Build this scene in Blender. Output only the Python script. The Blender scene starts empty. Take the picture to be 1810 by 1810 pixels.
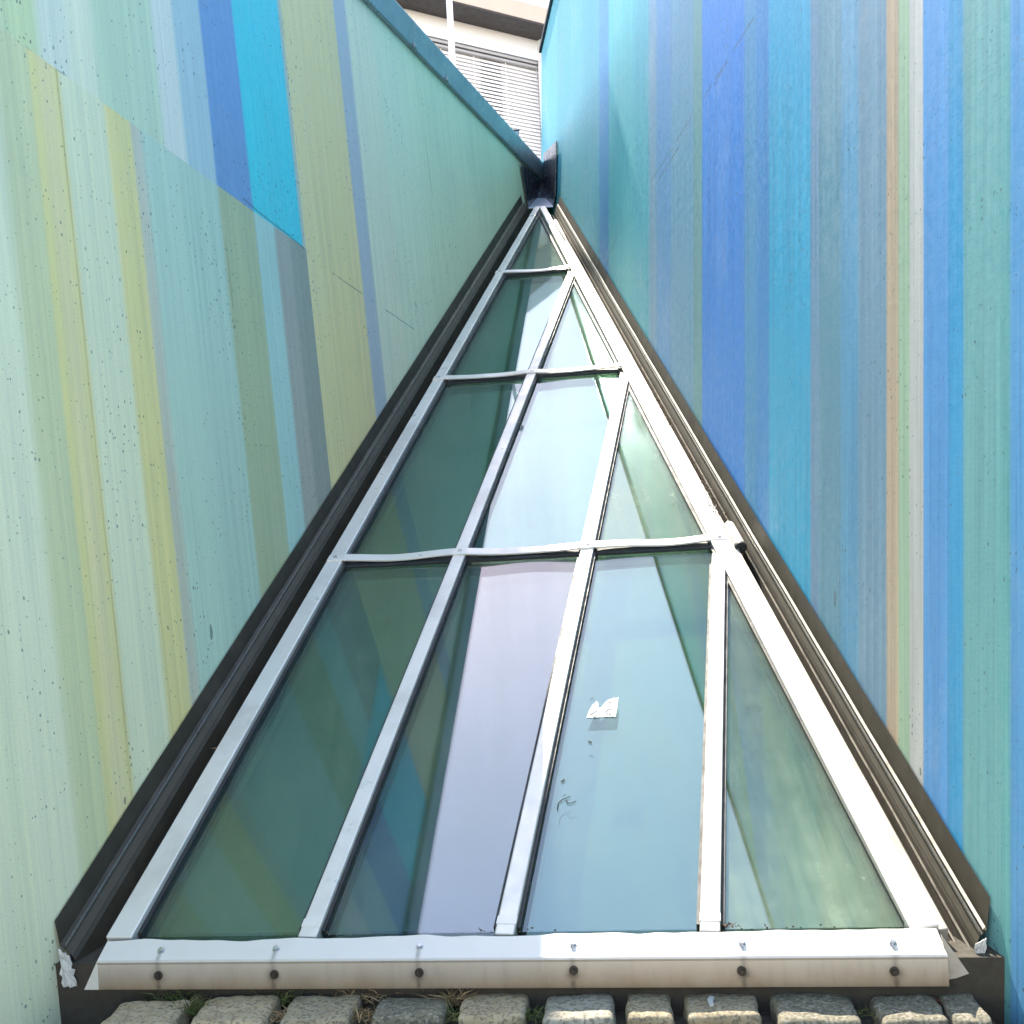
import bpy, bmesh, math, random
from mathutils import Vector, Matrix, noise
random.seed(7)
R = math.radians
scene = bpy.context.scene
V = Vector

# ------------------------------------------------------------------ camera
F = 2300.0; CX = 905.0; SR = 0.05; CR = math.sqrt(1 - SR*SR)
cx = V((CR, 0, -SR)); cu = V((SR, 0, CR)); cf = V((0, 1, 0))
CAM = V((0, 0, 1.055))
cd = bpy.data.cameras.new("camera"); cam = bpy.data.objects.new("camera", cd)
scene.collection.objects.link(cam)
cd.sensor_width = 36; cd.lens = F/1810*36; cd.clip_end = 2000; cd.clip_start = 0.02
cam.matrix_world = Matrix(((cx.x, cu.x, -cf.x, CAM.x), (cx.y, cu.y, -cf.y, CAM.y), (cx.z, cu.z, -cf.z, CAM.z), (0, 0, 0, 1)))
scene.camera = cam

# ------------------------------------------------------------------ sky, sun, exposure
SUN_EL = 46.0; SUN_AZ = -9.5            # degrees from +Y, negative = towards -X
w = bpy.data.worlds.new("World"); scene.world = w; w.use_nodes = True
wn = w.node_tree.nodes; wl = w.node_tree.links
sky = wn.new('ShaderNodeTexSky'); sky.sky_type = 'NISHITA'; sky.sun_disc = False
sky.sun_elevation = R(SUN_EL); sky.sun_rotation = R(SUN_AZ)
sky.dust_density = 0.25; sky.air_density = 1.0; sky.ozone_density = 1.0
tint = wn.new('ShaderNodeMix'); tint.data_type = 'RGBA'; tint.blend_type = 'MULTIPLY'; tint.inputs[0].default_value = 1
tint.inputs[7].default_value = (1.29, 1.0, .87, 1)          # white balance for open shade
wl.new(sky.outputs[0], tint.inputs[6]); wl.new(tint.outputs[2], wn['Background'].inputs[0]); wn['Background'].inputs[1].default_value = 0.15
sd = bpy.data.lights.new("sun", 'SUN'); sd.energy = 2.3; sd.angle = R(0.53); sd.color = (1, .91, .76)
so = bpy.data.objects.new("sun", sd); scene.collection.objects.link(so)
sdir = V((math.sin(R(SUN_AZ))*math.cos(R(SUN_EL)), math.cos(R(SUN_AZ))*math.cos(R(SUN_EL)), math.sin(R(SUN_EL))))
so.rotation_euler = sdir.to_track_quat('Z', 'Y').to_euler(); so.location = sdir*60
scene.view_settings.view_transform = 'Standard'; scene.view_settings.look = 'None'
scene.cycles.max_bounces = 6; scene.cycles.diffuse_bounces = 4; scene.cycles.transparent_max_bounces = 6
scene.view_settings.gamma = 1; scene.view_settings.exposure = 2.64

# ------------------------------------------------------------------ helpers
def ray(x, y):
    return cx*((x-CX)/F) + cu*((CX-y)/F) + cf
def at_y(x, y, Y):                       # photo point at depth Y
    return CAM + ray(x, y)*Y
def on(x, y, p, n):                      # photo point on a plane
    r = ray(x, y); return CAM + r*((p-CAM).dot(n)/r.dot(n))
def c2w(v): return cx*v[0] + cu*v[1] + cf*v[2]

def lin(c):
    o = []
    for k in c:
        k /= 255.0; o.append(k/12.92 if k <= .04045 else ((k+.055)/1.055)**2.4)
    return o

def tag(o, label=None, cat=None, group=None, kind=None):
    if label: o['label'] = label
    if cat: o['category'] = cat
    if group: o['group'] = group
    if kind: o['kind'] = kind
    return o
def thing(name, loc, label, cat, group=None):
    o = bpy.data.objects.new(name, None); o.empty_display_size = .1
    scene.collection.objects.link(o); o.location = loc
    return tag(o, label, cat, group)
def wloc(o):
    p = V((0, 0, 0))
    while o: p += o.location; o = o.parent
    return p
class MB:
    """collects faces in world coordinates; build() links ONE mesh object"""
    def __init__(s): s.v = []; s.f = []; s.c = {}
    def quad(s, *ps):
        n = len(s.v); s.v += [V(p) for p in ps]; s.f.append(tuple(range(n, n+len(ps))))
    def hexa(s, b, t):                   # b, t: matching rings of points, closed solid
        n = len(s.v); k = len(b); s.v += [V(p) for p in b] + [V(p) for p in t]
        s.f.append(tuple(reversed(range(n, n+k)))); s.f.append(tuple(range(n+k, n+2*k)))
        for i in range(k):
            j = (i+1) % k; s.f.append((n+i, n+j, n+k+j, n+k+i))
    def loft(s, rings):
        n = len(s.v); k = len(rings[0])
        for r in rings: s.v += [V(p) for p in r]
        for a in range(len(rings)-1):
            for i in range(k):
                j = (i+1) % k
                s.f.append((n+a*k+i, n+a*k+j, n+(a+1)*k+j, n+(a+1)*k+i))
        s.f.append(tuple(reversed(range(n, n+k)))); m = n+(len(rings)-1)*k
        s.f.append(tuple(range(m, m+k)))
    def box(s, p, ax, ay, az):           # corner p and three edge vectors
        p = V(p); s.hexa([p, p+ax, p+ax+ay, p+ay], [p+az, p+ax+az, p+ax+ay+az, p+ay+az])
    def tube(s, a, b, r, k=16, r2=None):
        a = V(a); b = V(b); d = (b-a).normalized(); u = d.orthogonal().normalized(); v = d.cross(u)
        r2 = r if r2 is None else r2
        s.hexa([a+(u*math.cos(t)+v*math.sin(t))*r for t in [i*2*math.pi/k for i in range(k)]],
               [b+(u*math.cos(t)+v*math.sin(t))*r2 for t in [i*2*math.pi/k for i in range(k)]])
    def build(s, name, mat, parent=None, base=None, bevel=0, smooth=False, seg=2):
        o0 = wloc(parent) if parent else (V(base) if base is not None else V((0, 0, 0)))
        me = bpy.data.meshes.new(name); me.from_pydata([p-o0 for p in s.v], [], s.f); me.update()
        bm = bmesh.new(); bm.from_mesh(me); bmesh.ops.recalc_face_normals(bm, faces=bm.faces); bm.to_mesh(me); bm.free()
        o = bpy.data.objects.new(name, me); scene.collection.objects.link(o)
        if mat: me.materials.append(mat)
        if parent: o.parent = parent
        else: o.location = o0
        if smooth:
            for p in me.polygons: p.use_smooth = True
        if bevel:
            m = o.modifiers.new('bevel', 'BEVEL'); m.width = bevel; m.segments = seg; m.limit_method = 'ANGLE'
        return o

# ------------------------------------------------------------------ materials
class NT:
    def __init__(s, name):
        s.m = bpy.data.materials.new(name); s.m.use_nodes = True
        s.n = s.m.node_tree.nodes; s.l = s.m.node_tree.links; s.n.clear()
        s.out = s.n.new('ShaderNodeOutputMaterial')
    def __call__(s, t, ins=None, **kw):
        nd = s.n.new('ShaderNode'+t)
        for k, v in kw.items(): setattr(nd, k, v)
        for k, v in (ins or {}).items(): s.set(nd.inputs[k], v)
        return nd
    def set(s, sock, v):
        if isinstance(v, bpy.types.NodeSocket): s.l.new(v, sock)
        elif isinstance(v, bpy.types.Node): s.l.new(v.outputs[0], sock)
        else: sock.default_value = v
    def math(s, op, a, b=None, c=None, clamp=False):
        nd = s.n.new('ShaderNodeMath'); nd.operation = op; nd.use_clamp = clamp
        for i, v in enumerate((a, b, c)):
            if v is not None: s.set(nd.inputs[i], v)
        return nd.outputs[0]
    def mix(s, f, a, b, mode='MIX'):
        nd = s.n.new('ShaderNodeMix'); nd.data_type = 'RGBA'; nd.blend_type = mode
        s.set(nd.inputs[0], f); s.set(nd.inputs[6], a); s.set(nd.inputs[7], b); return nd.outputs[2]
    def ramp(s, f, lo, hi, a=0.0, b=1.0):
        nd = s.n.new('ShaderNodeMapRange'); nd.clamp = True
        for i, v in enumerate((f, lo, hi, a, b)): s.set(nd.inputs[i], v)
        return nd.outputs[0]
    def noise(s, vec, scale, detail=4, rough=.55):
        return s('TexNoise', {'Vector': vec, 'Scale': scale, 'Detail': detail, 'Roughness': rough}).outputs[0]
    def scaled(s, vec, sc):
        return s('VectorMath', {0: vec, 1: sc}, operation='MULTIPLY').outputs[0]
    def done(s, sh):
        s.l.new(sh if isinstance(sh, bpy.types.NodeSocket) else sh.outputs[0], s.out.inputs[0]); return s.m
def rgba(c): return (c[0], c[1], c[2], 1)

def simple(name, col, rough=.5, metal=0.0, var=.12, scale=8, bump=0.0, bscale=60, dirt=None, dscale=3, damt=.5, stretch=(1, 1, 1)):
    t = NT(name); co = t('TexCoord').outputs['Object']; co = t.scaled(co, stretch)
    n = t.noise(co, scale, 6)
    c = t.mix(n, rgba([k*(1-var) for k in col]), rgba([min(1, k*(1+var)) for k in col]))
    if dirt:
        d = t.ramp(t.noise(co, dscale, 8, .65), .48, .72, 0, damt); c = t.mix(d, c, rgba(dirt))
    p = t('BsdfPrincipled', {'Base Color': c, 'Roughness': rough, 'Metallic': metal})
    r = t.ramp(t.noise(co, scale*3, 5), .3, .7, max(.03, rough-.12), min(1, rough+.12)); t.set(p.inputs['Roughness'], r)
    if bump:
        b = t('Bump', {'Strength': bump, 'Distance': .004, 'Height': t.noise(co, bscale, 6)}); t.set(p.inputs['Normal'], b)
    return t.done(p)

ALU = simple('painted_aluminium', (.72, .685, .62), .38, .25, .06, 5, .05, 25, (.36, .33, .28), 4, .45)
SCREW = simple('stainless_screw', (.55, .55, .55), .25, .9, .1, 30)
RUBBER = simple('black_gasket', (.02, .022, .022), .6)
FLASH = simple('dark_bronze_flashing', (.040, .033, .021), .6, .0, .3, 6, .08, 30, (.09, .075, .055), 5, .6)
FOIL = simple('torn_foil', (.52, .51, .47), .6, .1, .15, 20, .3, 40, (.25, .22, .18), 12, .5)
COPING = simple('blue_grey_zinc', (.25, .31, .34), .36, .3, .15, 4, .04, 12, (.17, .23, .26), 3, .4)
CHUTE = simple('dark_zinc', (.13, .15, .19), .22, .7, .2, 8, .05, 15)
CURB = simple('dark_concrete', (.042, .035, .024), .9, 0, .35, 14, .5, 60, (.02, .018, .015), 6, .6)
LINING = simple('inner_lining', (.40, .48, .25), .8, 0, .3, 1.5)
BWHITE = simple('white_render', (.84, .87, .90), .7, 0, .04, 2)
BBEIGE = simple('beige_fascia', (.56, .47, .36), .7, 0, .06, 2)
BDARK = simple('brown_soffit', (.055, .045, .040), .7, 0, .25, 3)
BLIND = simple('white_blind', (.88, .87, .86), .5, 0, .04, 3)
BFRAME = simple('grey_window_frame', (.42, .41, .40), .5, 0, .1, 3)
CURTAIN = simple('pale_curtain', (.88, .86, .82), .8, 0, .1, 3)
ROOMDARK = simple('dark_window_glass', (.10, .085, .075), .25, 0, .2, 2)
POLE = simple('white_pole', (.82, .82, .83), .4, 0, .03, 3)
STICK = simple('white_vinyl', (.46, .48, .48), .5, 0, .03, 40)
SCRIB = simple('grey_print', (.05, .06, .07), .6, 0, .3, 60)

def glass(name, dust, tint, refl=(.70, .88, 1.0)):
    t = NT(name); co = t('TexCoord').outputs['Object']
    fr = t('Fresnel', {'IOR': 1.78})
    fr = t.math('MULTIPLY_ADD', fr, .36, .066)
    gl = t('BsdfGlossy', {'Color': rgba(refl), 'Roughness': .012})
    wav = t('Bump', {'Strength': .03, 'Distance': .01, 'Height': t.noise(co, 1.1, 0)}); t.set(gl.inputs['Normal'], wav)
    tr = t('BsdfTransparent', {'Color': rgba(tint)})
    body = t('MixShader', {0: fr, 1: tr, 2: gl})
    n = t.noise(t.scaled(co, (1, 1, 1)), 2.2, 9, .62); n2 = t.noise(co, 22, 6, .7)
    d = t.math('MULTIPLY', t.ramp(n, .40, .72, .40, 1), t.ramp(n2, .25, .75, .6, 1)); d = t.math('MULTIPLY', d, dust)
    rn = t.noise(t.scaled(co, (26, 1.1, 1.1)), 1.0, 5, .6)
    d = t.math('MULTIPLY', d, t.ramp(rn, .3, .7, .7, 1.5))
    sp = t.math('MULTIPLY', t.ramp(t.noise(t.scaled(co, (1.6, .8, .8)), 13, 9, .75), .60, .70), t.ramp(t.noise(co, 1.9, 3), .46, .62))
    d = t.math('MULTIPLY_ADD', sp, dust*1.5, d, clamp=True)
    df = t('BsdfDiffuse', {'Color': (.40, .49, .36, 1)})
    return t.done(t('MixShader', {0: d, 1: body, 2: df}))
GLASS = glass('glass_clean', .11, (.58, .68, .60))
GLASSL = glass('glass_lavender', .11, (.58, .66, .62), (.90, .91, 1.0))
GLASSD = glass('glass_dusty', .34, (.60, .68, .54))

# ------------------------------------------------------------------ the skylight's plane, measured from the photo
S = 2.95
Hm = ((.33828935, .21063068, -.68541832), (.01976911, .61372413, -.75602681), (-.02038955, .53388141, 1.0))
kf = F/1000
def col(i): return c2w((Hm[0][i]/kf, Hm[1][i]/kf, Hm[2][i]))*S
A = col(0); B = col(1); O = CAM + col(2)           # one column along the sill, one row up the slope, bottom left corner
N = A.cross(B).normalized()
if N.z < 0: N = -N
def P(a, b, h=0.0): return O + A*a + B*b + N*h
LA = A.length; LB = B.length
Bh = B.normalized(); Ah = A.normalized()
HYP = (B - A).normalized(); HL = (B-A).length*4
PERP = N.cross(Bh).normalized()                    # in the plane, across the left rail, pointing left
if PERP.dot(Ah) > 0: PERP = -PERP
PERPR = N.cross(HYP).normalized()
if PERPR.dot(Ah) < 0: PERPR = -PERPR

# flashing profiles at their front ends
YL = (P(0, -.03)-CAM).y; YR = (P(4, -.03)-CAM).y
FL = [at_y(x, y, YL) for x, y in ((97, 1630), (106, 1672), (116, 1679), (135, 1701), (143, 1740), (160, 1722))]
FR = [at_y(x, y, YR) for x, y in ((1750, 1589), (1744, 1645), (1734, 1655), (1724, 1680), (1718, 1714), (1698, 1702))]
# wall planes: hold the flashing's upper line and the stripe direction
UPL = c2w((-.105, 1, 0)).normalized(); UPR = c2w((0, 1, 0)).normalized()
NL = Bh.cross(UPL).normalized(); NR = HYP.cross(UPR).normalized()
if NL.x < 0: NL = -NL
if NR.x > 0: NR = -NR
WL0 = FL[0] - NL*.004; WR0 = FR[0] - NR*.004
def wl(x, y, off=0): return on(x, y, WL0+NL*off, NL)
def wr(x, y, off=0): return on(x, y, WR0+NR*off, NR)
def frame_of(n, up):                               # along-wall unit vector (level), up-wall vector
    s = V((0, 0, 1)).cross(n).normalized()
    if s.y < 0: s = -s
    return s
SL = frame_of(NL, UPL); SRt = frame_of(NR, UPR)
def uv_of(p, p0, s, up):                           # skew coordinates on the wall: along s, along the stripe direction
    d = p - p0; n = s.cross(up)
    v = d.dot(n.cross(s))/up.dot(n.cross(s)); return (d - up*v).dot(s)/s.dot(s), v
def luv(x, y): return uv_of(wl(x, y), WL0, SL, UPL)
def ruv(x, y): return uv_of(wr(x, y), WR0, SRt, UPR)
for nm, q in (('left coping', ((640, 0), (950, 315))), ('left joint', ((0, 50), (540, 440)))):
    print(nm, [tuple(round(k, 2) for k in wl(*p)) for p in q])
print('right top', [tuple(round(k, 2) for k in wr(*p)) for p in ((955, 100), (978, 0), (957, 300), (1340, 20), (1150, 320), (1070, 470))])
print('sill y', O, A, B, 'N', N, 'NL', NL, 'NR', NR, 'apex', P(0, 4))

# ------------------------------------------------------------------ ground
hs = .029; SH = .064
TLf = on(172, 1698, P(0, 0, hs), N); TRt = on(1675, 1687, P(0, 0, hs), N)
GZ = TLf.z-SH-.012
def soil_mat():
    t = NT('soil'); co = t('TexCoord').outputs['Object']
    n = t.noise(co, 30, 8, .7); m = t.noise(co, 3, 4)
    c = t.mix(t.ramp(n, .3, .7), (.018, .015, .011, 1), (.085, .07, .05, 1)); c = t.mix(t.ramp(m, .45, .65, 0, .5), c, (.045, .055, .022, 1))
    p = t('BsdfPrincipled', {'Base Color': c, 'Roughness': .95})
    t.set(p.inputs['Normal'], t('Bump', {'Strength': .7, 'Distance': .02, 'Height': n})); return t.done(p)
g = MB(); g.quad(*[(x, y, GZ-.12) for x, y in ((-300, -300), (300, -300), (300, 300), (-300, 300))])
tag(g.build('ground', soil_mat()), kind='structure')
SOIL = bpy.data.materials['soil']
_l = on(188, 1775, V((0, 0, GZ)), V((0, 0, 1))).x; _r = on(1740, 1775, V((0, 0, GZ)), V((0, 0, 1))).x
g = MB(); g.box((_l, 2.06, GZ-.119), V((_r-_l+.02, 0, 0)), V((0, TLf.y+.045-2.06, 0)), V((0, 0, .081)))
tag(g.build('soil', SOIL), kind='structure')
def slab_mat():
    t = NT('bounce_paving'); co = t('TexCoord').outputs['Object']
    b = t('TexBrick', {'Vector': co, 'Color1': (.42, .40, .36, 1), 'Color2': (.36, .345, .31, 1), 'Mortar': (.16, .15, .13, 1), 'Scale': 1.0, 'Mortar Size': .008, 'Brick Width': .6, 'Row Height': .4}).outputs[0]
    c = t.mix(t.ramp(t.noise(co, 5, 8, .7), .35, .7, 0, .3), b, (.22, .21, .18, 1))
    return t.done(t('BsdfPrincipled', {'Base Color': c, 'Roughness': .85}))
g = MB(); g.quad(*[(x, y, GZ-.008) for x, y in ((-40, -60), (40, -60), (40, 2.05), (-40, 2.05))])  # unseen pale paving, added to bounce light onto the walls
tag(g.build('bounce_pavement', slab_mat()), kind='structure')

# ------------------------------------------------------------------ painted concrete walls
def wall_mat(name, segs, streak):
    t = NT(name); uv = t('UVMap', uv_map='wall').outputs[0]
    c = t('Attribute', attribute_name='paint').outputs['Color']
    sep = t('SeparateXYZ', {0: uv}); u, v = sep.outputs[0], sep.outputs[1]
    blot = t.noise(uv, 1.6, 6, .6); c = t.mix(t.ramp(blot, .3, .7, 0, .08), c, (.42, .55, .55, 1))
    st = t.noise(t.scaled(uv, (38, .8, 1)), 1.0, 6, .65)
    c = t.mix(t.ramp(st, .35, .75, 0, 1), c, t.scaled(c, (1+streak*1.6, 1+streak*1.3, 1+streak)))
    st2 = t.noise(t.scaled(uv, (90, .8, 1)), 1.0, 5, .6)
    c = t.mix(t.ramp(st2, .45, .8, 0, 1), c, t.scaled(c, (1-streak*1.2, 1-streak*1.1, 1-streak)))
    big = t.noise(t.scaled(uv, (1.3, .8, 1)), 1.0, 7, .68); c = t.mix(t.ramp(big, .52, .74, 0, .15), c, (.20, .26, .24, 1)); c = t.mix(t.ramp(big, .44, .28, 0, .14), c, (.75, .80, .76, 1))
    gr = t.noise(t.scaled(uv, (60, 300, 1)), 1.0, 3, .6); c = t.mix(t.ramp(gr, .35, .7, 0, .08), c, (.12, .18, .17, 1))
    fine = t.noise(uv, 260, 3, .6); c = t.mix(t.ramp(fine, .45, .75, 0, .14), c, (.10, .15, .15, 1))
    # pinholes in the concrete, two sizes, only some cells have one
    wuv = t('VectorMath', {0: uv, 1: t.scaled(t('TexNoise', {'Vector': uv, 'Scale': 40, 'Detail': 2}).outputs[1], (.012, .012, 0))}, operation='ADD').outputs[0]
    holes = None
    for sc, th, keep, sx in ((30, .105, .45, .75), (8, .07, .84, .5), (75, .22, .45, .8), (3.1, .05, .78, .45)):
        vo = t('TexVoronoi', {'Vector': t.scaled(wuv, (1, sx, 1)), 'Scale': sc, 'Randomness': 1.0})
        sel = t.math('GREATER_THAN', t('SeparateColor', {0: vo.outputs['Color']}).outputs[0], keep)
        size = t.math('MULTIPLY', t('SeparateColor', {0: vo.outputs['Color']}).outputs[1], th)
        size = t.math('MULTIPLY', size, t.ramp(t.noise(uv, 2.7, 4, .6), .36, .66, .4, 1.6))
        h = t.math('MULTIPLY', t.math('LESS_THAN', vo.outputs['Distance'], size), sel)
        holes = h if holes is None else t.math('MAXIMUM', holes, h)
    # open formwork joints and cracks
    wob = t.math('MULTIPLY', t.math('SUBTRACT', t.noise(uv, 7, 3), .5), .012)
    gap = t.noise(uv, 4.2, 3)
    for (u0, v0), (u1, v1), wd, cut in segs:
        L = math.hypot(u1-u0, v1-v0); dx, dy = (u1-u0)/L, (v1-v0)/L
        ru = t.math('SUBTRACT', u, u0); rv = t.math('SUBTRACT', v, v0)
        along = t.math('ADD', t.math('MULTIPLY', ru, dx), t.math('MULTIPLY', rv, dy))
        acr = t.math('ABSOLUTE', t.math('ADD', t.math('SUBTRACT', t.math('MULTIPLY', rv, dx), t.math('MULTIPLY', ru, dy)), wob))
        m = t.math('MULTIPLY', t.math('LESS_THAN', acr, wd), t.math('MULTIPLY', t.math('GREATER_THAN', along, 0), t.math('LESS_THAN', along, L)))
        m = t.math('MULTIPLY', m, t.ramp(gap, cut, cut+.05, 0, .8)); holes = t.math('MAXIMUM', holes, m)
    c = t.mix(t.math('MULTIPLY', holes, .66), c, (.05, .085, .09, 1))
    p = t('BsdfPrincipled', {'Base Color': c, 'Roughness': .62})
    t.set(p.inputs['Roughness'], t.ramp(t.noise(uv, 30, 5), .3, .7, .42, .72))
    hgt = t.math('SUBTRACT', t.math('MULTIPLY', t.noise(t.scaled(uv, (40, 120, 1)), 1.0, 5, .65), .35), holes)
    t.set(p.inputs['Normal'], t('Bump', {'Strength': .22, 'Distance': .004, 'Height': hgt})); return t.done(p)

def paint_of(cols, u):                              # cols: list of (u_start, rgb) sorted
    pass
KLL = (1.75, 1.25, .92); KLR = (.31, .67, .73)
def wall_mesh(name, label, p0, s, up, n, u0, u1, v0, top, bands, mat, kl, thick=.3):
    """front face as a grid whose columns follow the painted stripes; bands: (vlo(u), vhi(u), [(u_edge, rgb)...], ulo, uhi)"""
    root_base = p0 + s*((u0+u1)/2) + up*v0
    th = thing('painted_wall', root_base, label, 'wall')
    me = bpy.data.meshes.new('concrete_panel'); vs = []; fs = []; cs = []; us = []
    rnd = random.Random(3)
    for vlo, vhi, st, ulo, uhi in bands:
        rows = max(3, int((vhi((ulo+uhi)/2)-vlo((ulo+uhi)/2))/.12))
        cols = [(ulo, st[0][1])]
        for i in range(1, len(st)):
            e = st[i][0]; hw = min(st[i][2] if len(st[i]) > 2 else .010, .4*(e-st[i-1][0]))
            if e <= ulo+.01 or e >= uhi-.003: continue
            cols.append((e-hw, st[i-1][1])); cols.append((e+hw, st[i][1]))
        lastc = [c for c in st if c[0] < uhi-.003][-1][1]
        cols[0] = (ulo, [c for c in st if c[0] <= ulo+.01][-1][1]); cols.append((uhi, lastc))
        base = len(vs); nc = len(cols)
        for r in range(rows+1):
            for k, (u, c) in enumerate(cols):
                lo, hi = vlo(u), vhi(u); v = lo+(hi-lo)*r/rows
                uu = u
                if 0 < k < nc-1: uu += .0035*noise.noise(V((u*31, v*2.3, 1.7)))
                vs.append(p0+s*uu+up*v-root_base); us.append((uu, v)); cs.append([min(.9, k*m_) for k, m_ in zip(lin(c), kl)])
        for r in range(rows):
            for k in range(nc-1):
                a = base+r*nc+k; fs.append((a, a+1, a+nc+1, a+nc))
    me.from_pydata(vs, [], fs); me.update()
    ca = me.color_attributes.new('paint', 'FLOAT_COLOR', 'POINT')
    for i, c in enumerate(cs): ca.data[i].color = (*c, 1)
    uvl = me.uv_layers.new(name='wall')
    for lp in me.loops: uvl.data[lp.index].uv = us[lp.vertex_index]
    if me.polygons[0].normal.dot(n) < 0: me.flip_normals()
    o = bpy.data.objects.new('painted_face', me); scene.collection.objects.link(o); me.materials.append(mat); o.parent = th
    # the wall's body behind the painted face
    m = MB(); ring = lambda off: [p0+s*u0+up*v0-n*off, p0+s*u1+up*v0-n*off, p0+s*u1+up*top(u1)-n*off, p0+s*u0+up*top(u0)-n*off]
    m.hexa(ring(.002), ring(thick)); m.build('concrete_body', CONC, th)
    return th
CONC = simple('bare_concrete', (.36, .42, .42), .85, 0, .15, 6, .3, 60)
def strips(fn, row, lst):
    return [(fn(x, row)[0], c) + tuple(r) for x, c, *r in lst]
def extra(first_u, u0, pal, seed):                  # further stripes towards the viewer
    rnd = random.Random(seed); out = []; u = u0
    while u < first_u-.04:
        out.append((u, rnd.choice(pal))); u += rnd.uniform(.07, .22)
    return out
palL = [(186, 218, 206), (170, 205, 175), (190, 222, 212), (205, 215, 165), (150, 200, 208), (160, 198, 170)]
palR = [(105, 170, 205), (90, 160, 215), (112, 184, 180), (120, 164, 216), (165, 188, 175), (76, 146, 226)]
lowL = strips(luv, 600, [(-40, (190, 222, 212)), (43, (174, 203, 178), .02), (100, (244, 208, 160)), (116, (246, 206, 174), .02), (142, (242, 207, 160), .02), (153, (188, 218, 206), .012),
    (227, (236, 206, 158), .014), (270, (166, 190, 190), .01), (288, (156, 204, 206), .02), (350, (150, 198, 202), .03), (413, (146, 180, 158)), (472, (145, 200, 212), .01), (505, (142, 164, 170), .012), (530, (126, 150, 154), .015)])
upL = strips(luv, 5, [(-200, (172, 208, 190)), (0, (170, 208, 180), .02), (61, (182, 214, 220), .02), (114, (195, 227, 216), .02), (159, (163, 206, 196), .03), (265, (182, 213, 226), .02), (302, (145, 193, 220), .015),
    (350, (92, 148, 215)), (409, (52, 198, 234)), (490, (150, 185, 190), .004)])
rtL = strips(luv, 440, [(541, (226, 204, 164)), (570, (221, 202, 162), .02), (620, (216, 200, 164), .02), (634, (150, 178, 205), .012), (655, (184, 212, 206), .015), (700, (180, 214, 208), .05), (760, (176, 210, 202), .05), (850, (172, 206, 198), .05)])
U_E = rtL[0][0]
rR = strips(ruv, 300, [(957, (128, 196, 205)), (985, (104, 180, 192), .05), (1030, (98, 172, 188), .05), (1059, (92, 154, 200), .02), (1076, (108, 190, 194), .03), (1120, (84, 180, 192), .05), (1147, (168, 168, 190), .02), (1160, (122, 156, 202), .04), (1187, (148, 166, 192), .04),
    (1226, (150, 166, 166), .02), (1241, (44, 142, 228)), (1316, (98, 158, 206), .015), (1337, (74, 148, 210), .015), (1359, (40, 178, 218)), (1433, (164, 158, 188), .01), (1447, (142, 158, 178), .015), (1486, (132, 166, 202), .02), (1517, (174, 164, 186), .015),
    (1567, (292, 184, 150)), (1588, (245, 205, 168)), (1608, (300, 214, 204), .004), (1632, (122, 164, 226), .004), (1676, (60, 166, 220)), (1703, (164, 184, 184), .008), (1768, (146, 182, 180), .015), (1786, (120, 164, 218)), (1830, (105, 170, 200)), (1880, (90, 160, 215))])
rR = sorted([(-e[0] if False else e[0],)+e[1:] for e in rR])   # along-wall coordinate grows away from the viewer
def flip(st):                                       # px order runs towards the viewer on the right wall: colour i spans [edge i+1, edge i]
    st = sorted(st, key=lambda e: -e[0]); out = []
    for i in range(len(st)):
        e = st[i+1][0] if i+1 < len(st) else st[i][0]-.2
        hw = st[i+1][2] if i+1 < len(st) and len(st[i+1]) > 2 else .009
        out.append((e, st[i][1], hw))
    return sorted(out, key=lambda e: e[0])
rR = flip(rR)
# left wall extents
U0 = -4.6
U1L = luv(957, 316)[0]
jl0, jl1 = luv(0, 50), luv(540, 440)
jm = (jl1[1]-jl0[1])/(jl1[0]-jl0[0])
JL = lambda u: jl0[1]+jm*(u-jl0[0])
tl0, tl1 = luv(640, 0), luv(950, 315)
tm = (tl1[1]-tl0[1])/(tl1[0]-tl0[0])
TL = lambda u: tl0[1]+tm*(u-tl0[0])
VB = -.75
upL = extra(upL[0][0], U0-.02, palL, 5)+upL; lowL = extra(lowL[0][0], U0-.02, palL, 6)+lowL
segL = [(luv(0, 50), luv(540, 440), .0022, .58), (luv(430, 352), luv(538, 439), .004, .2), (luv(588, 483), luv(732, 582), .0028, .42), (luv(750, 235), luv(764, 345), .0035, .35), (luv(760, 345), luv(774, 470), .0016, .45), (luv(388, 340), luv(412, 540), .0018, .5), (luv(497, 0), luv(530, 300), .0016, .5)]
LW = wall_mesh('painted_wall', 'pale green, yellow and aqua striped concrete wall with blue metal coping, left of the glass skylight', WL0, SL, UPL, NL, U0, U1L, VB, TL,
    [(lambda u: VB, JL, lowL, U0, U_E), (JL, TL, upL, U0, U_E), (lambda u: VB, TL, rtL, U_E, U1L)], wall_mat('striped_paint', segL, .12), KLL)
U1R = ruv(957, 300)[0]
tr0, tr1 = ruv(955.5, 100), ruv(978, 0)
trm = (tr1[1]-tr0[1])/(tr1[0]-tr0[0])
TRf = lambda u: tr0[1]+trm*(u-tr0[0])
print('right top slope', trm, 'tl slope', tm, 'joint', jm, 'U1L', U1L, 'U1R', U1R)
rR = extra(rR[0][0], U0-.02, palR, 8)+rR
segR = [(ruv(1345, 12), ruv(1150, 322), .004, .42), (ruv(1096, 402), ruv(1066, 482), .004, .35), (ruv(1290, 100), ruv(1262, 152), .004, .4), (ruv(1200, 260), ruv(1160, 325), .0045, .3), (ruv(1448, 180), ruv(1448, 420), .0018, .45), (ruv(1147, 230), ruv(1147, 340), .003, .45)]
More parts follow.
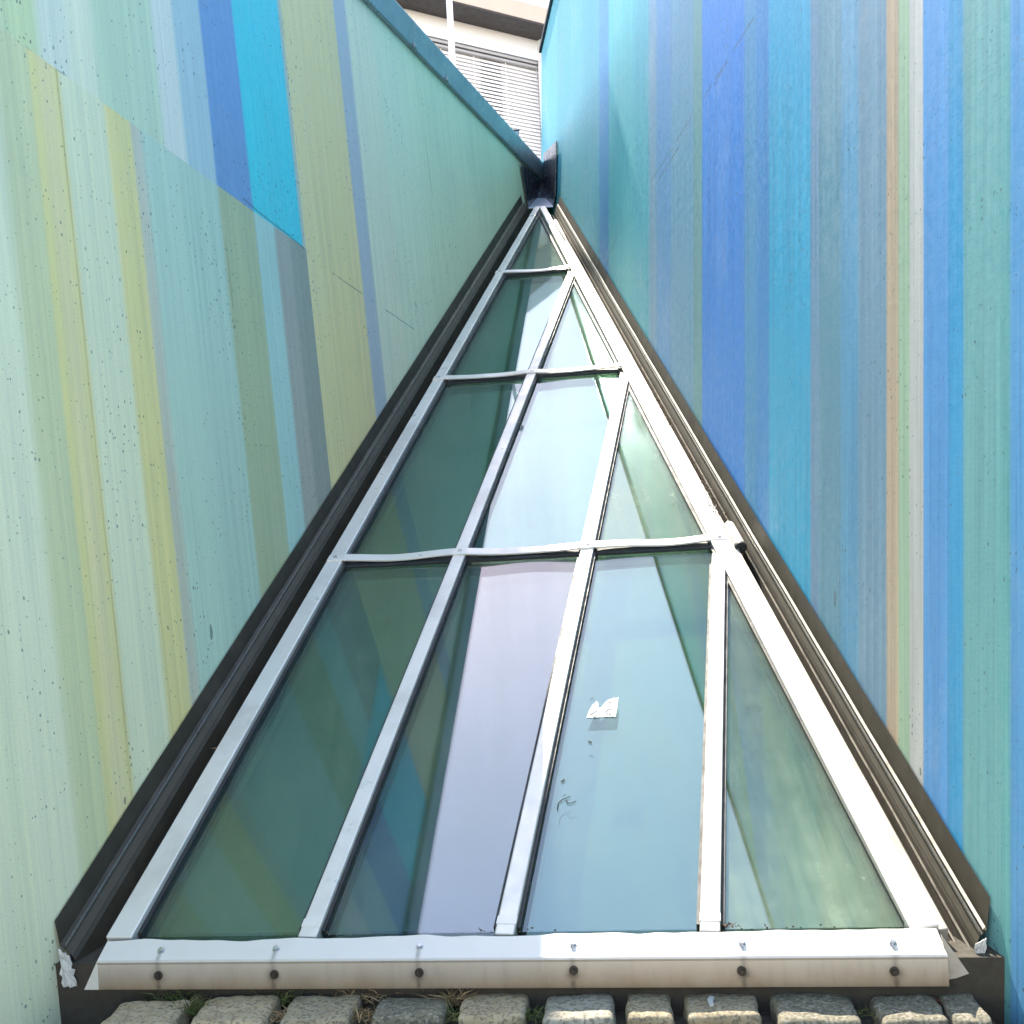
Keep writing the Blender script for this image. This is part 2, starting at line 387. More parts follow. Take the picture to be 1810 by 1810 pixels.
RW = wall_mesh('painted_wall', 'taller wall painted in blue, cyan and sea green stripes, right of the glass skylight', WR0, SRt, UPR, NR, U0, U1R, VB, TRf,
    [(lambda u: VB, TRf, rR, U0, U1R)], wall_mat('striped_paint_blue', segR, .26), KLR)
# thin dark capping on the right wall
m = MB(); pr = lambda u, v, o: WR0+SRt*u+UPR*v+NR*o
m.hexa([pr(U0, TRf(U0)+.002, .02), pr(U1R+.015, TRf(U1R)+.002, .02), pr(U1R+.015, TRf(U1R)+.002, -.32), pr(U0, TRf(U0)+.002, -.32)],
       [pr(U0, TRf(U0)+.035, .02), pr(U1R+.015, TRf(U1R)+.035, .02), pr(U1R+.015, TRf(U1R)+.035, -.32), pr(U0, TRf(U0)+.035, -.32)])
m.build('coping', simple('black_capping', (.03, .045, .055), .4, .4), RW, bevel=.004)
# blue coping on the left wall: a folded sheet with an overhanging drip edge
pl = lambda u, v, o: WL0+SL*u+UPL*v+NL*o
m = MB()
UC = luv(716, 22)[0]
def cop(u0, u1, lift):
    prof = [(-.008, .020), (-.003, .026), (.112, .052), (.12, .048), (.135, -.33), (.02, -.335), (.002, -.03)]
    r = [[pl(u, TL(u)+v+lift, o) for v, o in prof] for u in (u0, u1)]
    m.loft(r)
edges = [U0, -2.0, UC, luv(780, 140)[0], U1L-.02]
for i in range(len(edges)-1): cop(edges[i], edges[i+1]-.004, .0015*(i % 2))
cp = m.build('coping', COPING, LW, bevel=.002)
m = MB()
for e in (UC, luv(780, 140)[0]):
    m.box(pl(e-.02, TL(e)-.008, .028), SL*.04, UPL*.02, NL*.012)
m.build('seam_clip', COPING, cp, bevel=.002)

# ------------------------------------------------------------------ skylight
sky_o = thing('glass_skylight', P(2, -.03)-V((0, 0, .1)), 'sloping triangular skylight of pale metal bars and glass panes between the two striped walls', 'skylight')
def bar(m, q0, q1, half, side, h0, h1, steps=1, taper=0):
    """box bar from q0 to q1 in the plane, half width along unit vector side, from height h0 to h1"""
    rings = []
    half0 = half
    for k in range(steps+1):
        q = q0.lerp(q1, k/steps); half = half0*(1-taper*k/steps)
        rings.append([q-side*half+N*h0, q+side*half+N*h0, q+side*half+N*h1, q-side*half+N*h1])
    m.loft(rings)
RH = .025
hw = .030
# left rail, mullions
m = MB(); bar(m, P(0, -.01), P(0, 3.93), .031, PERP, -.10, RH, 8, .35); m.build('side_rail', ALU, sky_o, bevel=.003)
m = MB(); bar(m, P(4, -.012)-PERPR*0, P(.08, 3.92), .030, PERPR, -.10, RH+.001, 8, .3); m.build('side_rail', ALU, sky_o, bevel=.003)
m = MB(); bar(m, P(4, -.012)+PERPR*.0405, P(.30, 3.70)+PERPR*.0405, .0095, PERPR, -.10, .012, 8); m.build('edge_trim', simple('weathered_trim', (.42, .38, .32), .5, .3, .2, 10, .1, 40, (.16, .12, .08), 8, .7), sky_o, bevel=.002)
for a in (1, 2, 3):
    m = MB(); bar(m, P(a, -.012), P(a, 4-a-.06), 0.0215, PERP, -.04, RH-.002, 6)
    mu = m.build('mullion', ALU, sky_o, bevel=.003)
    m = MB()
    for sgn in (-1, 1): bar(m, P(a, .005)+PERP*sgn*.0255, P(a, 4-a-.09)+PERP*sgn*.0255, .0042, PERP, -.03, .012, 4)
    m.build('gasket', RUBBER, mu)
    m = MB(); bar(m, P(a, .004), P(a, .018), .0225, PERP, RH-.003, RH-.0005); m.build('end_clip', ALU, mu, bevel=.002)
m = MB(); bar(m, P(0, .005)-PERP*.0365, P(0, 3.85)-PERP*.0365, .005, PERP, -.03, .012, 4)
bar(m, P(4, .01)-PERPR*.0355, P(.12, 3.86)-PERPR*.0355, .005, PERPR, -.03, .012, 4); m.build('gasket', RUBBER, sky_o)
# panes
rnd = random.Random(11)
def pane(pts, mat):
    c = sum((V((p[0], p[1], 0)) for p in pts), V())/len(pts)
    ta, tb = rnd.uniform(-.0022, .0022), rnd.uniform(-.003, .003)
    hh = lambda p: (p[0]-c.x)*LA*ta+(p[1]-c.y)*LB*tb*.5
    m = MB(); m.hexa([P(p[0], p[1], -.020+hh(p)) for p in pts], [P(p[0], p[1], hh(p)) for p in pts])
    return m.build('pane', mat, sky_o)
for r in range(4):
    for c in range(4-r):
        e = .012
        mat = GLASSD if c == 3-r else (GLASSL if (c, r) == (1, 0) else GLASS)
        if c < 3-r: pane([(c+e, r+.004), (c+1-e, r+.004), (c+1-e, r+.996), (c+e, r+.996)], mat)
        else: pane([(c+e, r+.004), (c+1-e, r+.004), (c+e, r+1-e)], mat)
m = MB(); m.hexa([P(.0, .0, -.16), P(4, 0, -.16), P(0, 4, -.16)], [P(0, 0, -.12), P(4, 0, -.12), P(0, 4, -.12)]); m.build('inner_lining', LINING, sky_o)
# bent metal straps across the bars
def strap(row, ends):
    rings = []; hb = .021
    for k in range(25*ends+1):
        a = -.06 + (ends+.12)*k/(25*ends); ph = a-math.floor(a)
        sag = math.sin(math.pi*min(1, max(0, (ph-.06)/.88)))**.9 if .06 < ph < .94 and 0 < a < ends else 0
        h = RH+.004 - .007*sag*(.6+.8*abs(math.sin(a*2.3+row))); b = row - .006*math.sin(math.pi*min(max(a, 0), ends)/ends)*.4 + .0015*math.sin(a*9)
        q = P(a, b)
        rings.append([q-Bh*hb+N*(h-.007), q+Bh*hb+N*(h-.007), q+Bh*hb+N*h, q-Bh*hb+N*h])
    m = MB(); m.loft(rings); s_ = m.build('cross_strap', ALU, sky_o, bevel=.0015)
    g_ = MB()  # dark gasket strip, drawn past the strap's lower edge as its shadow line
    for a in range(ends): g_.hexa([P(a+.07, row-.022, .0005), P(a+.93, row-.022, .0005), P(a+.93, row+.012, .0005), P(a+.07, row+.012, .0005)], [P(a+.07, row-.022, RH-.016), P(a+.93, row-.022, RH-.016), P(a+.93, row+.012, RH-.016), P(a+.07, row+.012, RH-.016)])
    g_.build('gasket', RUBBER, s_)
    for a in range(ends+1):
        d = MB(); q = P(a, row, RH+.0035); d.tube(q, q+N*.004, .007, 12); d.build('screw', SCREW, s_)
strap(1, 3); strap(2, 2); strap(3, 1)
# sill: sloping top plate and upright front plate in one folded sheet, dirt as a vertex mask
BLp = on(190, 1664, P(0, 0, hs), N); BRp = on(1655, 1641, P(0, 0, hs), N)
def sill_mat():
    t = NT('weathered_sill'); co = t('TexCoord').outputs['Object']
    d = t('Attribute', attribute_name='dirt').outputs['Fac']; fr = t('Attribute', attribute_name='front').outputs['Fac']
    n = t.noise(co, 9, 7, .65); n2 = t.noise(t.scaled(co, (60, 60, 8)), 1, 5)
    c = t.mix(n, (.64, .605, .55, 1), (.73, .69, .63, 1))
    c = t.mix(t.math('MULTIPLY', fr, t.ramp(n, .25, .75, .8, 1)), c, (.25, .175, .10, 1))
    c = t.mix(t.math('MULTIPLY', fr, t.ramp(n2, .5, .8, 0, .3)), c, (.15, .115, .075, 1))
    c = t.mix(t.math('MULTIPLY', d, t.ramp(t.noise(co, 70, 4), .25, .6, .6, 1)), c, (.035, .028, .02, 1))
    p = t('BsdfPrincipled', {'Base Color': c, 'Roughness': .42, 'Metallic': .15})
    t.set(p.inputs['Normal'], t('Bump', {'Strength': .08, 'Distance': .004, 'Height': t.noise(co, 14, 4)})); return t.done(p)
screws_top = [on(x, y, P(0, 0, hs), N) for x, y in ((285, 1681), (488, 1678), (742, 1674), (1013, 1670), (1312, 1668), (1578, 1667))]
screws_fr = [(280, 1724), (485, 1722), (741, 1719), (1014, 1715), (1311, 1716), (1581, 1717)]
NX = 420; rows = [0, .15, .4, .7, .96] ; frows = [.0, .06, .15, .3, .45, .6, .75, .88, 1.0]
vs = []; dirt = []; front = []; fs = []
sx = [((q-TLf).dot(TRt-TLf)/(TRt-TLf).length_squared) for q in screws_top]
Wd = (TRt-TLf).length
for i in range(NX+1):
    f = i/NX; tp = BLp.lerp(BRp, f); ft = TLf.lerp(TRt, f)
    wav = .0028*noise.noise(V((f*9, 0, 0)))+.0015*noise.noise(V((f*31, 2, 0)))
    for r in rows:
        vs.append(tp.lerp(ft, r)+N*(wav*(1-r)) + Bh*(wav*2*(1-r))); front.append(0); dd = 0
        for s_ in sx:
            x = (f-s_)*Wd; dd = max(dd, (.75 if r > .45 else 0)*math.exp(-(x/.004)**2)*(1 if r > .5 else .6))
        dirt.append(dd*.8)
    for r in frows:
        out = V((0, -1, 0))*(.004*math.sin(math.pi*min(1, r*8)) if r < .13 else 0)
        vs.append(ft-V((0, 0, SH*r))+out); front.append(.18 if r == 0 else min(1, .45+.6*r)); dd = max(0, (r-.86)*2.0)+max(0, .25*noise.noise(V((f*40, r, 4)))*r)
        for s_ in sx:
            x = (f-s_)*Wd
            dd = max(dd, .8*math.exp(-(x/.006)**2)*(.35+.65*r), .95*math.exp(-((x/.013)**2+((r-.58)*SH/.012)**2)) )
        dirt.append(min(1, dd))
K = len(rows)+len(frows)
for i in range(NX):
    for j in range(K-1): fs.append((i*K+j, i*K+j+1, (i+1)*K+j+1, (i+1)*K+j))
base = wloc(sky_o); me = bpy.data.meshes.new('sill'); me.from_pydata([p-base for p in vs], [], fs); me.update()
for nm, dat in (('dirt', dirt), ('front', front)):
    at = me.attributes.new(nm, 'FLOAT', 'POINT'); at.data.foreach_set('value', dat)
sill = bpy.data.objects.new('sill', me); scene.collection.objects.link(sill); sill.parent = sky_o; me.materials.append(sill_mat())
md = sill.modifiers.new('thick', 'SOLIDIFY'); md.thickness = .004; md.offset = -1
if me.polygons[0].normal.dot(N) < 0: me.flip_normals()
for q in screws_top:
    m = MB(); m.tube(q-N*.002, q+N*.002, .0085, 16); m.tube(q+N*.002, q+N*.007, .0062, 6); m.build('screw', SCREW, sill, bevel=.0008)
fdir = (TRt-TLf).normalized(); fn = fdir.cross(V((0, 0, 1))).normalized()
if fn.y > 0: fn = -fn
for x, y in screws_fr:
    q = on(x, y, TLf+fn*.001, fn)
    m = MB(); m.tube(q-fn*.002, q+fn*.003, .0095, 16); m.tube(q+fn*.003, q+fn*.009, .0055, 6); m.build('screw', simple('rusty_screw', (.05, .042, .035), .5, .6) if x == 280 else bpy.data.materials['rusty_screw'], sill, bevel=.0008)
# end gussets of the sill
m = MB()
q = TLf; m.hexa([q, q-V((0, 0, SH)), q-V((0, 0, SH))-Ah*.034], [p+V((0, .004, 0)) for p in (q, q-V((0, 0, SH)), q-V((0, 0, SH))-Ah*.034)])
m.build('end_plate', ALU, sill)
m = MB(); q = TRt
pe = V((0, 1, 0)); q = q+V((0, .012, 0)); qs = [on(x, y, q, pe) for x, y in ((1664, 1652), (1713, 1721), (1690, 1729), (1674, 1732), (1672, 1690))]
m.hexa(qs, [p+V((0, .005, 0)) for p in qs]); m.build('end_plate', bpy.data.materials['weathered_trim'], sill)
# curb under the sill
m = MB(); q0 = TLf+V((0, .022, -SH+.05)); q1 = TRt+V((0, .022, -SH+.05))
q0 = q0-(q1-q0).normalized()*.12; q1 = q1+(q1-q0).normalized()*.12
m.hexa([q0, q1, q1+V((0, .2, 0)), q0+V((0, .2, 0))], [p-V((0, 0, .3)) for p in (q0, q1, q1+V((0, .2, 0)), q0+V((0, .2, 0)))])
m.build('curb', CURB, sky_o)
# little drain tube at the right end of the lowest strap
m = MB(); q = P(3.06, 1.0, .012)+PERPR*.03; m.tube(q+HYP*.10, q-HYP*.05, .019, 20); dt = m.build('drain_tube', ALU, sky_o)
m = MB(); m.tube(q-HYP*.05, q-HYP*.068, .0205, 20); m.build('rubber_bung', RUBBER, dt, bevel=.003)

# ------------------------------------------------------------------ flashings
def flashing(label, prof, d, L, n, foil_pts, foil_y):
    th = thing('metal_flashing', prof[4]-V((0, 0, .01)), label, 'flashing')
    def sheet(m, pts, t0, t1, thick=.003, steps=30, wave=.0):
        rings = []
        for k in range(steps+1):
            f = t0+(t1-t0)*k/steps; r = []
            for p in pts: r.append(p+d*f)
            off = N*thick
            wv = n*(wave*noise.noise(V((f*3, .3, 0)))); rings.append([p+wv for p in r]+[p+off+wv for p in reversed(r)])
        m.loft(rings)
    m = MB(); sheet(m, [prof[0], prof[1], prof[2]], 0, L, .003, 60, .002); m.build('upstand', FLASH, th)
    m = MB(); sheet(m, [prof[2]+N*.004, prof[3]+N*.004, prof[4]], 0, L); m.build('tray', FLASH, th)
    m = MB(); sheet(m, [prof[4]-N*.002, prof[5]-N*.002], 0, L); m.build('gutter_lining', CURB, th)
    m = MB(); e = (prof[2]-prof[0]).normalized()
    sheet(m, [prof[2]-e*.006+N*.008+n*.004, prof[2]+e*.004+N*.012+n*.004], .0, L); m.build('cover_strip', BRIGHT, th, bevel=.001)
    m = MB(); mid = prof[2].lerp(prof[3], .45); e2 = (prof[3]-prof[2]).normalized()
    sheet(m, [mid-e2*.011+N*.006, mid+e2*.011+N*.006], .0, L); m.build('cover_strip', FLASH2, th, bevel=.001)
    if n.x < 0:                                       # worn sheet lips on this side, sunlight painted into their pale colour
        for a_, b_, h_ in ((prof[1], prof[2], .012), (prof[3], prof[4], .010), (prof[4], prof[5], .006)):
            m = MB(); c_ = a_.lerp(b_, .5); e3 = (b_-a_).normalized()
            sheet(m, [c_-e3*.0035+N*h_, c_+e3*.0035+N*h_], .0, L, .003, 60, .0015); m.build('folded_lip', LIT_LIP, th)
    # torn end: crumpled foil patch
    m = MB(); G = 9
    c = [at_y(x, y, foil_y) for x, y in foil_pts]
    vs_ = []
    for i in range(G):
        for j in range(G):
            p = c[0].lerp(c[1], i/(G-1)).lerp(c[3].lerp(c[2], i/(G-1)), j/(G-1))
            jag = .006*noise.noise(V((i*.9, j*.9, 5))) if i in (0, G-1) or j in (0, G-1) else 0
            vs_.append(p+V((jag, .006*noise.noise(V((i*.7, j*.7, 1)))-.004, jag*.7)))
    m.v = vs_
    for i in range(G-1):
        for j in range(G-1): m.f.append((i*G+j, i*G+j+1, (i+1)*G+j+1, (i+1)*G+j))
    o = m.build('torn_end', FOIL, th); s_ = o.modifiers.new('t', 'SOLIDIFY'); s_.thickness = .002
    o['label'] = 'torn silvery foil end'
    return th
LIT_LIP = simple('sunlit_worn_edge', (.50, .45, .36), .5, .2, .35, 30, .1, 60, (.08, .06, .04), 14, .8)  # worn edge, kept pale to look sunlit
BRIGHT = simple('worn_edge', (.16, .15, .13), .35, .5, .35, 30, .1, 60)
FLASH2 = simple('grey_flashing', (.066, .055, .037), .62, .0, .2, 8, .05, 30)
flashing('dark ribbed metal flashing along the foot of the pale green wall', FL, Bh, (P(0, 3.98)-P(0, -.03)).length, NL,
         [(104, 1676), (124, 1690), (137, 1742), (112, 1744)], YL-.02)
flashing('dark ribbed metal flashing along the foot of the blue wall', FR, HYP, (P(0, 4)-P(4, 0)).length*.985, NR,
         [(1722, 1668), (1743, 1658), (1734, 1724), (1722, 1720)], YR-.02)

# rain chute at the top of the V
ch = thing('rain_chute', P(0, 4)+V((0, 0, .0)), 'dark folded metal chute where both walls meet above the top of the glass', 'chute')
def plate(name, pts, off, mat=CHUTE):
    m = MB(); m.hexa(pts, [p+off for p in pts]); return m.build(name, mat, ch, bevel=.001)
lp = [wl(x, y, .012) for x, y in ((920, 290), (956, 318), (957, 345), (948, 352), (933, 369))]
rp = [wr(x, y, .012) for x, y in ((984.5, 249), (962, 272), (960, 345), (965, 351), (979, 366), (982, 348))]
plate('side_plate', lp, NL*.006); plate('side_plate', rp, NR*.006)
plate('bottom_plate', [wl(933, 369, .012), wr(979, 366, .012), wr(965, 351, .012), wl(948, 352, .012)], V((0, 0, .008)), simple('lit_zinc_plate', (.50, .56, .64), .4, .2))  # paler than the side plates: the light on it is painted in
plate('back_plate', [wl(948, 352, .012), wr(965, 351, .012), wr(961, 318, .0), wl(956, 318, .0)], V((0, .006, 0)))

# ------------------------------------------------------------------ sticker on the glass
st = [(1037, 1269), (1041, 1258), (1047, 1247), (1052, 1243), (1055, 1240), (1058, 1245), (1057, 1251), (1062, 1252), (1068, 1244), (1074, 1238), (1080, 1236), (1085, 1234), (1089, 1235), (1093, 1233), (1091, 1252), (1088, 1267)]
pts = [on(x, y, P(0, 0, .001), N) for x, y in st]
m = MB(); m.hexa(pts, [p+N*.0012 for p in pts]); stk = m.build('torn_sticker', STICK, base=pts[0])
tag(stk, 'torn white sticker with grey scribble stuck on a glass pane', 'sticker')
def stroke(px, wd=1.5, par=None, nm='scribble', mat=None):
    m = MB()
    for (x0, y0), (x1, y1) in zip(px[:-1], px[1:]):
        a = on(x0, y0, P(0, 0, .0028), N); b = on(x1, y1, P(0, 0, .0028), N); d = (b-a).normalized().cross(N)*(wd*.0009)
        m.hexa([a-d, b-d, b+d, a+d], [q+N*.0006 for q in (a-d, b-d, b+d, a+d)])
    m.build(nm, mat or SCRIB, par or stk)
for q in ([(1041, 1266), (1044, 1261), (1049, 1260), (1054, 1256), (1056, 1258)], [(1043, 1262), (1048, 1264), (1051, 1268), (1053, 1262)],
          [(1069, 1259), (1075, 1254), (1079, 1252), (1085, 1256)], [(1070, 1263), (1074, 1260), (1077, 1264), (1080, 1259), (1083, 1265)], [(1074, 1241), (1079, 1239), (1077, 1243), (1081, 1240)]): stroke(q)
# scuffs left on the same pane
SCUFF = simple('dark_scuff', (.008, .014, .016), .9)
for q, wd in (([(985, 1432), (987, 1420), (993, 1414), (1002, 1410), (1008, 1408)], 1.6), ([(1001, 1414), (1003, 1419), (1010, 1420), (1018, 1416)], 1.6),
              ([(1040, 1310), (1046, 1313)], 3), ([(992, 1382), (998, 1378)], 3), ([(1043, 1236), (1049, 1233)], 1.2)): stroke(q, wd, sky_o, 'scuff_mark', SCUFF)

# ------------------------------------------------------------------ cobblestones
def granite(name, a, b, c):
    t = NT(name); co = t('TexCoord').outputs['Object']
    n = t.noise(co, 16, 8, .7); v = t('TexVoronoi', {'Vector': co, 'Scale': 190}).outputs['Color']
    vs_ = t('SeparateColor', {0: v}).outputs[0]
    cc = t.mix(t.ramp(n, .3, .7), rgba(a), rgba(b)); cc = t.mix(t.ramp(vs_, .72, .78, 0, .5), cc, rgba(c))
    cc = t.mix(t.ramp(vs_, .18, .12, 0, .35), cc, (.42, .40, .35, 1))
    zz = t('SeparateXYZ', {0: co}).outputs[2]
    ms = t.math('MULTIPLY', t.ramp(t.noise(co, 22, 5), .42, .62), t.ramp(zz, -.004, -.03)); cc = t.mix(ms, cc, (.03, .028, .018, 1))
    p = t('BsdfPrincipled', {'Base Color': cc, 'Roughness': .88})
    t.set(p.inputs['Normal'], t('Bump', {'Strength': .8, 'Distance': .004, 'Height': t.noise(co, 90, 8, .75)})); return t.done(p)
GR = [granite('granite_warm', (.34, .25, .14), (.50, .40, .25), (.07, .06, .05)), granite('granite_grey', (.26, .205, .125), (.41, .335, .215), (.05, .05, .045)),
      granite('granite_dark', (.13, .115, .078), (.24, .215, .15), (.03, .03, .028)), granite('granite_pale', (.27, .24, .18), (.40, .37, .29), (.04, .04, .04))]
def ground_pt(x, y, z=0): z += GZ; return on(x, y, V((0, 0, z)), V((0, 0, 1)))
def cobble(ctr, sx_, sy_, hz, yaw, seed, mat):
    bm = bmesh.new(); bmesh.ops.create_cube(bm, size=2); bmesh.ops.subdivide_edges(bm, edges=bm.edges, cuts=15, use_grid_fill=True)
    for v in bm.verts:
        p = v.co.copy(); e = 11.0
        r = (abs(p.x)**e+abs(p.y)**e+abs(p.z)**e)**(1/e); p /= r
        q = V((p.x*sx_/2, p.y*sy_/2, p.z*hz/2))
        off = noise.noise(q*14+V((seed*7.1, 0, 0)))*.0055 + noise.noise(q*38+V((0, seed*3.3, 0)))*.0035 + noise.noise(q*95+V((0, 0, seed*3.3)))*.0018
        d = V((p.x, p.y, p.z*.6)).normalized(); q += d*off; v.co = q
    me = bpy.data.meshes.new('cobblestone'); bm.to_mesh(me); bm.free(); me.materials.append(mat)
    for pl_ in me.polygons: pl_.use_smooth = True
    o = bpy.data.objects.new('cobblestone', me); scene.collection.objects.link(o)
    o.location = ctr; o.rotation_euler = (random.uniform(-.03, .03), random.uniform(-.03, .03), yaw); return o
row = [(194, 322, 1766, 1812, 0, 'brown granite sett with grass at its right end, leftmost in the row under the sill'),
       (350, 482, 1757, 1806, 0, 'wide sandy granite sett between green moss and dry straw'),
       (508, 628, 1756, 1802, 1, 'grey beige sett with dry straw at its right end, left of the dark smooth sett'),
       (664, 788, 1758, 1796, 2, 'darker smooth grey sett with dry grass at both ends'),
       (814, 932, 1750, 1797, 0, 'yellowish sett with a small dark pit near its far edge'),
       (961, 1086, 1752, 1802, 3, 'palest sett, speckled black and white like salt and pepper'),
       (1106, 1187, 1750, 1797, 1, 'small squarish sett, the narrowest complete one under the sill'),
       (1210, 1340, 1748, 1796, 1, 'grey sett with a white paint dab on top'),
       (1367, 1512, 1748, 1806, 2, 'widest greenish grey sett, with a notched right edge'),
       (1546, 1664, 1753, 1803, 2, 'weathered sett left of the small corner stone by the blue wall'),
       (1672, 1737, 1752, 1803, 2, 'small stone in the corner against the blue wall')]
for i, (x0, x1, yt, yb, k, lab) in enumerate(row):
    a = ground_pt(x0, (yt+yb)/2); b = ground_pt(x1, (yt+yb)/2); t_ = ground_pt((x0+x1)/2, yt); u_ = ground_pt((x0+x1)/2, yb)
    d = b-a; dep = min(.16, max(.10, (t_-u_).length))
    c = (a+b)/2; c = t_.lerp(u_, .5)
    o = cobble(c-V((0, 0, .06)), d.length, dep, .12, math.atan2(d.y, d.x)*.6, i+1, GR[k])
    tag(o, lab, 'paving stone', 'granite setts in a row under the sill')
    if i == 7:
        bm = MB(); q = ground_pt(1256, 1772, .006)
        rr = [(0, 0), (.008, .004), (.007, .02), (.012, .04), (.003, .045), (-.003, .03), (-.002, .014)]
        poly = [q+V((x, y*1.1-.02, 0)) for x, y in rr]; bm.hexa([p-V((0, 0, .003)) for p in poly], [p+V((0, 0, .002)) for p in poly]); bm.build('paint_dab', STICK, o)
rs = random.Random(4)
for rowi in (1, 2, 3):
    x = -1.0+rs.uniform(0, .08)
    while x < .95:
        wdt = rs.uniform(.13, .18); base_y = ground_pt(905, 1780).y - .165*rowi - .035 - .1*x
        o = cobble(V((x+wdt/2, base_y, GZ-.062+rs.uniform(-.006, .004))), wdt, .14, .12, rs.uniform(-.05, .05), 40+rowi*20+x*5, rs.choice(GR))
        tag(o, 'granite sett paving the ground in front of the first row, below the picture edge', 'paving stone', 'granite setts nearer the viewer')
        x += wdt+rs.uniform(.02, .035)

# ------------------------------------------------------------------ grass and litter (nobody could count it)
def leafmat(name):
    t = NT(name); c = t('Attribute', attribute_name='tint').outputs['Color']
    p = t('BsdfPrincipled', {'Base Color': c, 'Roughness': .7}); return t.done(p)
def blades(name, items, label, cat):
    vs_, fs_, cs_ = [], [], []
    for p, d, ln, wd, cc in items:
        side = d.cross(V((random.uniform(-1, 1), random.uniform(-1, 1), .2))).normalized()*wd; n0 = len(vs_)
        droop = V((d.x*.6, d.y*.6, -.35))*ln
        mid = p+d*ln*.55; tip = p+d*ln+droop*.4
        vs_ += [p-side, p+side, mid+side*.7, mid-side*.7, tip]; fs_ += [(n0, n0+1, n0+2, n0+3), (n0+3, n0+2, n0+4)]; cs_ += [cc]*5
    me = bpy.data.meshes.new(name); me.from_pydata(vs_, [], fs_); ca = me.color_attributes.new('tint', 'FLOAT_COLOR', 'POINT')
    for i, c in enumerate(cs_): ca.data[i].color = (*c, 1)
    o = bpy.data.objects.new(name, me); scene.collection.objects.link(o); me.materials.append(leafmat(name+'_blade'))
    return tag(o, label, cat, kind='stuff')
DRY = [(.30, .21, .10), (.22, .14, .07), (.38, .29, .16), (.16, .10, .05)]; GRN = [(.06, .09, .02), (.10, .12, .03), (.04, .06, .015), (.14, .13, .05)]
it = []
def tuft(x, y, n, spread, ln, pal, up=.8):
    c = ground_pt(x, y, -.02)
    for _ in range(n):
        p = c+V((random.gauss(0, spread), random.gauss(0, spread*.5), 0))
        d = V((random.uniform(-1, 1), random.uniform(-.9, .5), random.uniform(.25, 1)*up+.15)).normalized()
        it.append((p, d, ln*random.uniform(.4, 1.2), random.uniform(.0007, .0018), random.choice(pal)))
for x, y, n, sp, ln, pal in ((335, 1790, 150, .018, .05, GRN), (495, 1770, 170, .025, .05, GRN), (498, 1800, 90, .02, .035, DRY), (645, 1765, 260, .03, .055, DRY), (720, 1748, 240, .06, .04, DRY), (800, 1775, 200, .02, .055, DRY),
                             (560, 1750, 120, .05, .035, DRY), (290, 1770, 50, .02, .05, GRN), (640, 1800, 120, .03, .04, DRY), (800, 1800, 120, .025, .04, GRN), (945, 1800, 60, .02, .03, GRN), (1000, 1806, 40, .03, .02, GRN), (480, 1750, 60, .03, .03, GRN)):
    tuft(x, y, n, sp, ln, pal)
for x, y, n, sp, ln, pal in ((600, 1745, 160, .05, .045, DRY), (760, 1752, 160, .04, .05, DRY), (420, 1752, 60, .05, .03, DRY), (340, 1765, 90, .02, .06, GRN), (890, 1748, 50, .05, .03, DRY), (1668, 1780, 50, .01, .03, [(.20, .09, .05), (.14, .08, .05)]), (1530, 1795, 40, .02, .02, GRN)): tuft(x, y, n, sp, ln, pal)
for x, y, n, ln in ((285, 1755, 4, .11), (310, 1755, 3, .10), (335, 1760, 4, .12), (745, 1745, 6, .08), (690, 1745, 6, .09), (830, 1745, 4, .075), (790, 1745, 2, .06), (480, 1745, 4, .07)):
    tuft(x, y, n, .01, ln, DRY+GRN[:1], 2.2)
blades('grass', it, 'dry straw and green grass growing in the joints between the setts', 'grass')
it = []
def litter(p, n, spread, along, ln=.014):
    for _ in range(n):
        q = p+along*random.gauss(0, spread)+N*random.uniform(.0, .012)+Ah*random.gauss(0, .006)
        d = V((random.uniform(-1, 1), random.uniform(-1, 1), random.uniform(-.2, .9))).normalized()
        it.append((q, d, ln*random.uniform(.4, 1.3), random.uniform(.001, .003), random.choice([(.10, .055, .03), (.16, .10, .06), (.05, .03, .02), (.26, .18, .11)])))
gl_ = lambda x, y: on(x, y, P(0, 0, -.02), N)
for x, y, n, sp in ((585, 1008, 130, .09), (660, 870, 90, .08), (690, 810, 40, .06), (570, 1030, 60, .06), (500, 1150, 20, .1), (390, 1330, 16, .1)): litter(gl_(x, y), n, sp, Bh)
for x, y, n, sp in ((1165, 718, 60, .05), (1180, 745, 40, .05), (1050, 520, 60, .16), (1240, 850, 80, .12), (1260, 900, 60, .08)): litter(on(x, y, P(0, 0, .005), N), n, sp, HYP)
for x, y, n, sp in ((1288, 1640, 40, .006), (900, 1648, 20, .05), (560, 1655, 14, .05), (1400, 1643, 16, .1), (250, 1660, 14, .02)): litter(on(x, y, P(0, 0, .004), N), n, sp, Ah, .006)
blades('leaf_litter', it, 'brown leaf litter caught in the flashing gutters beside the glass', 'litter')

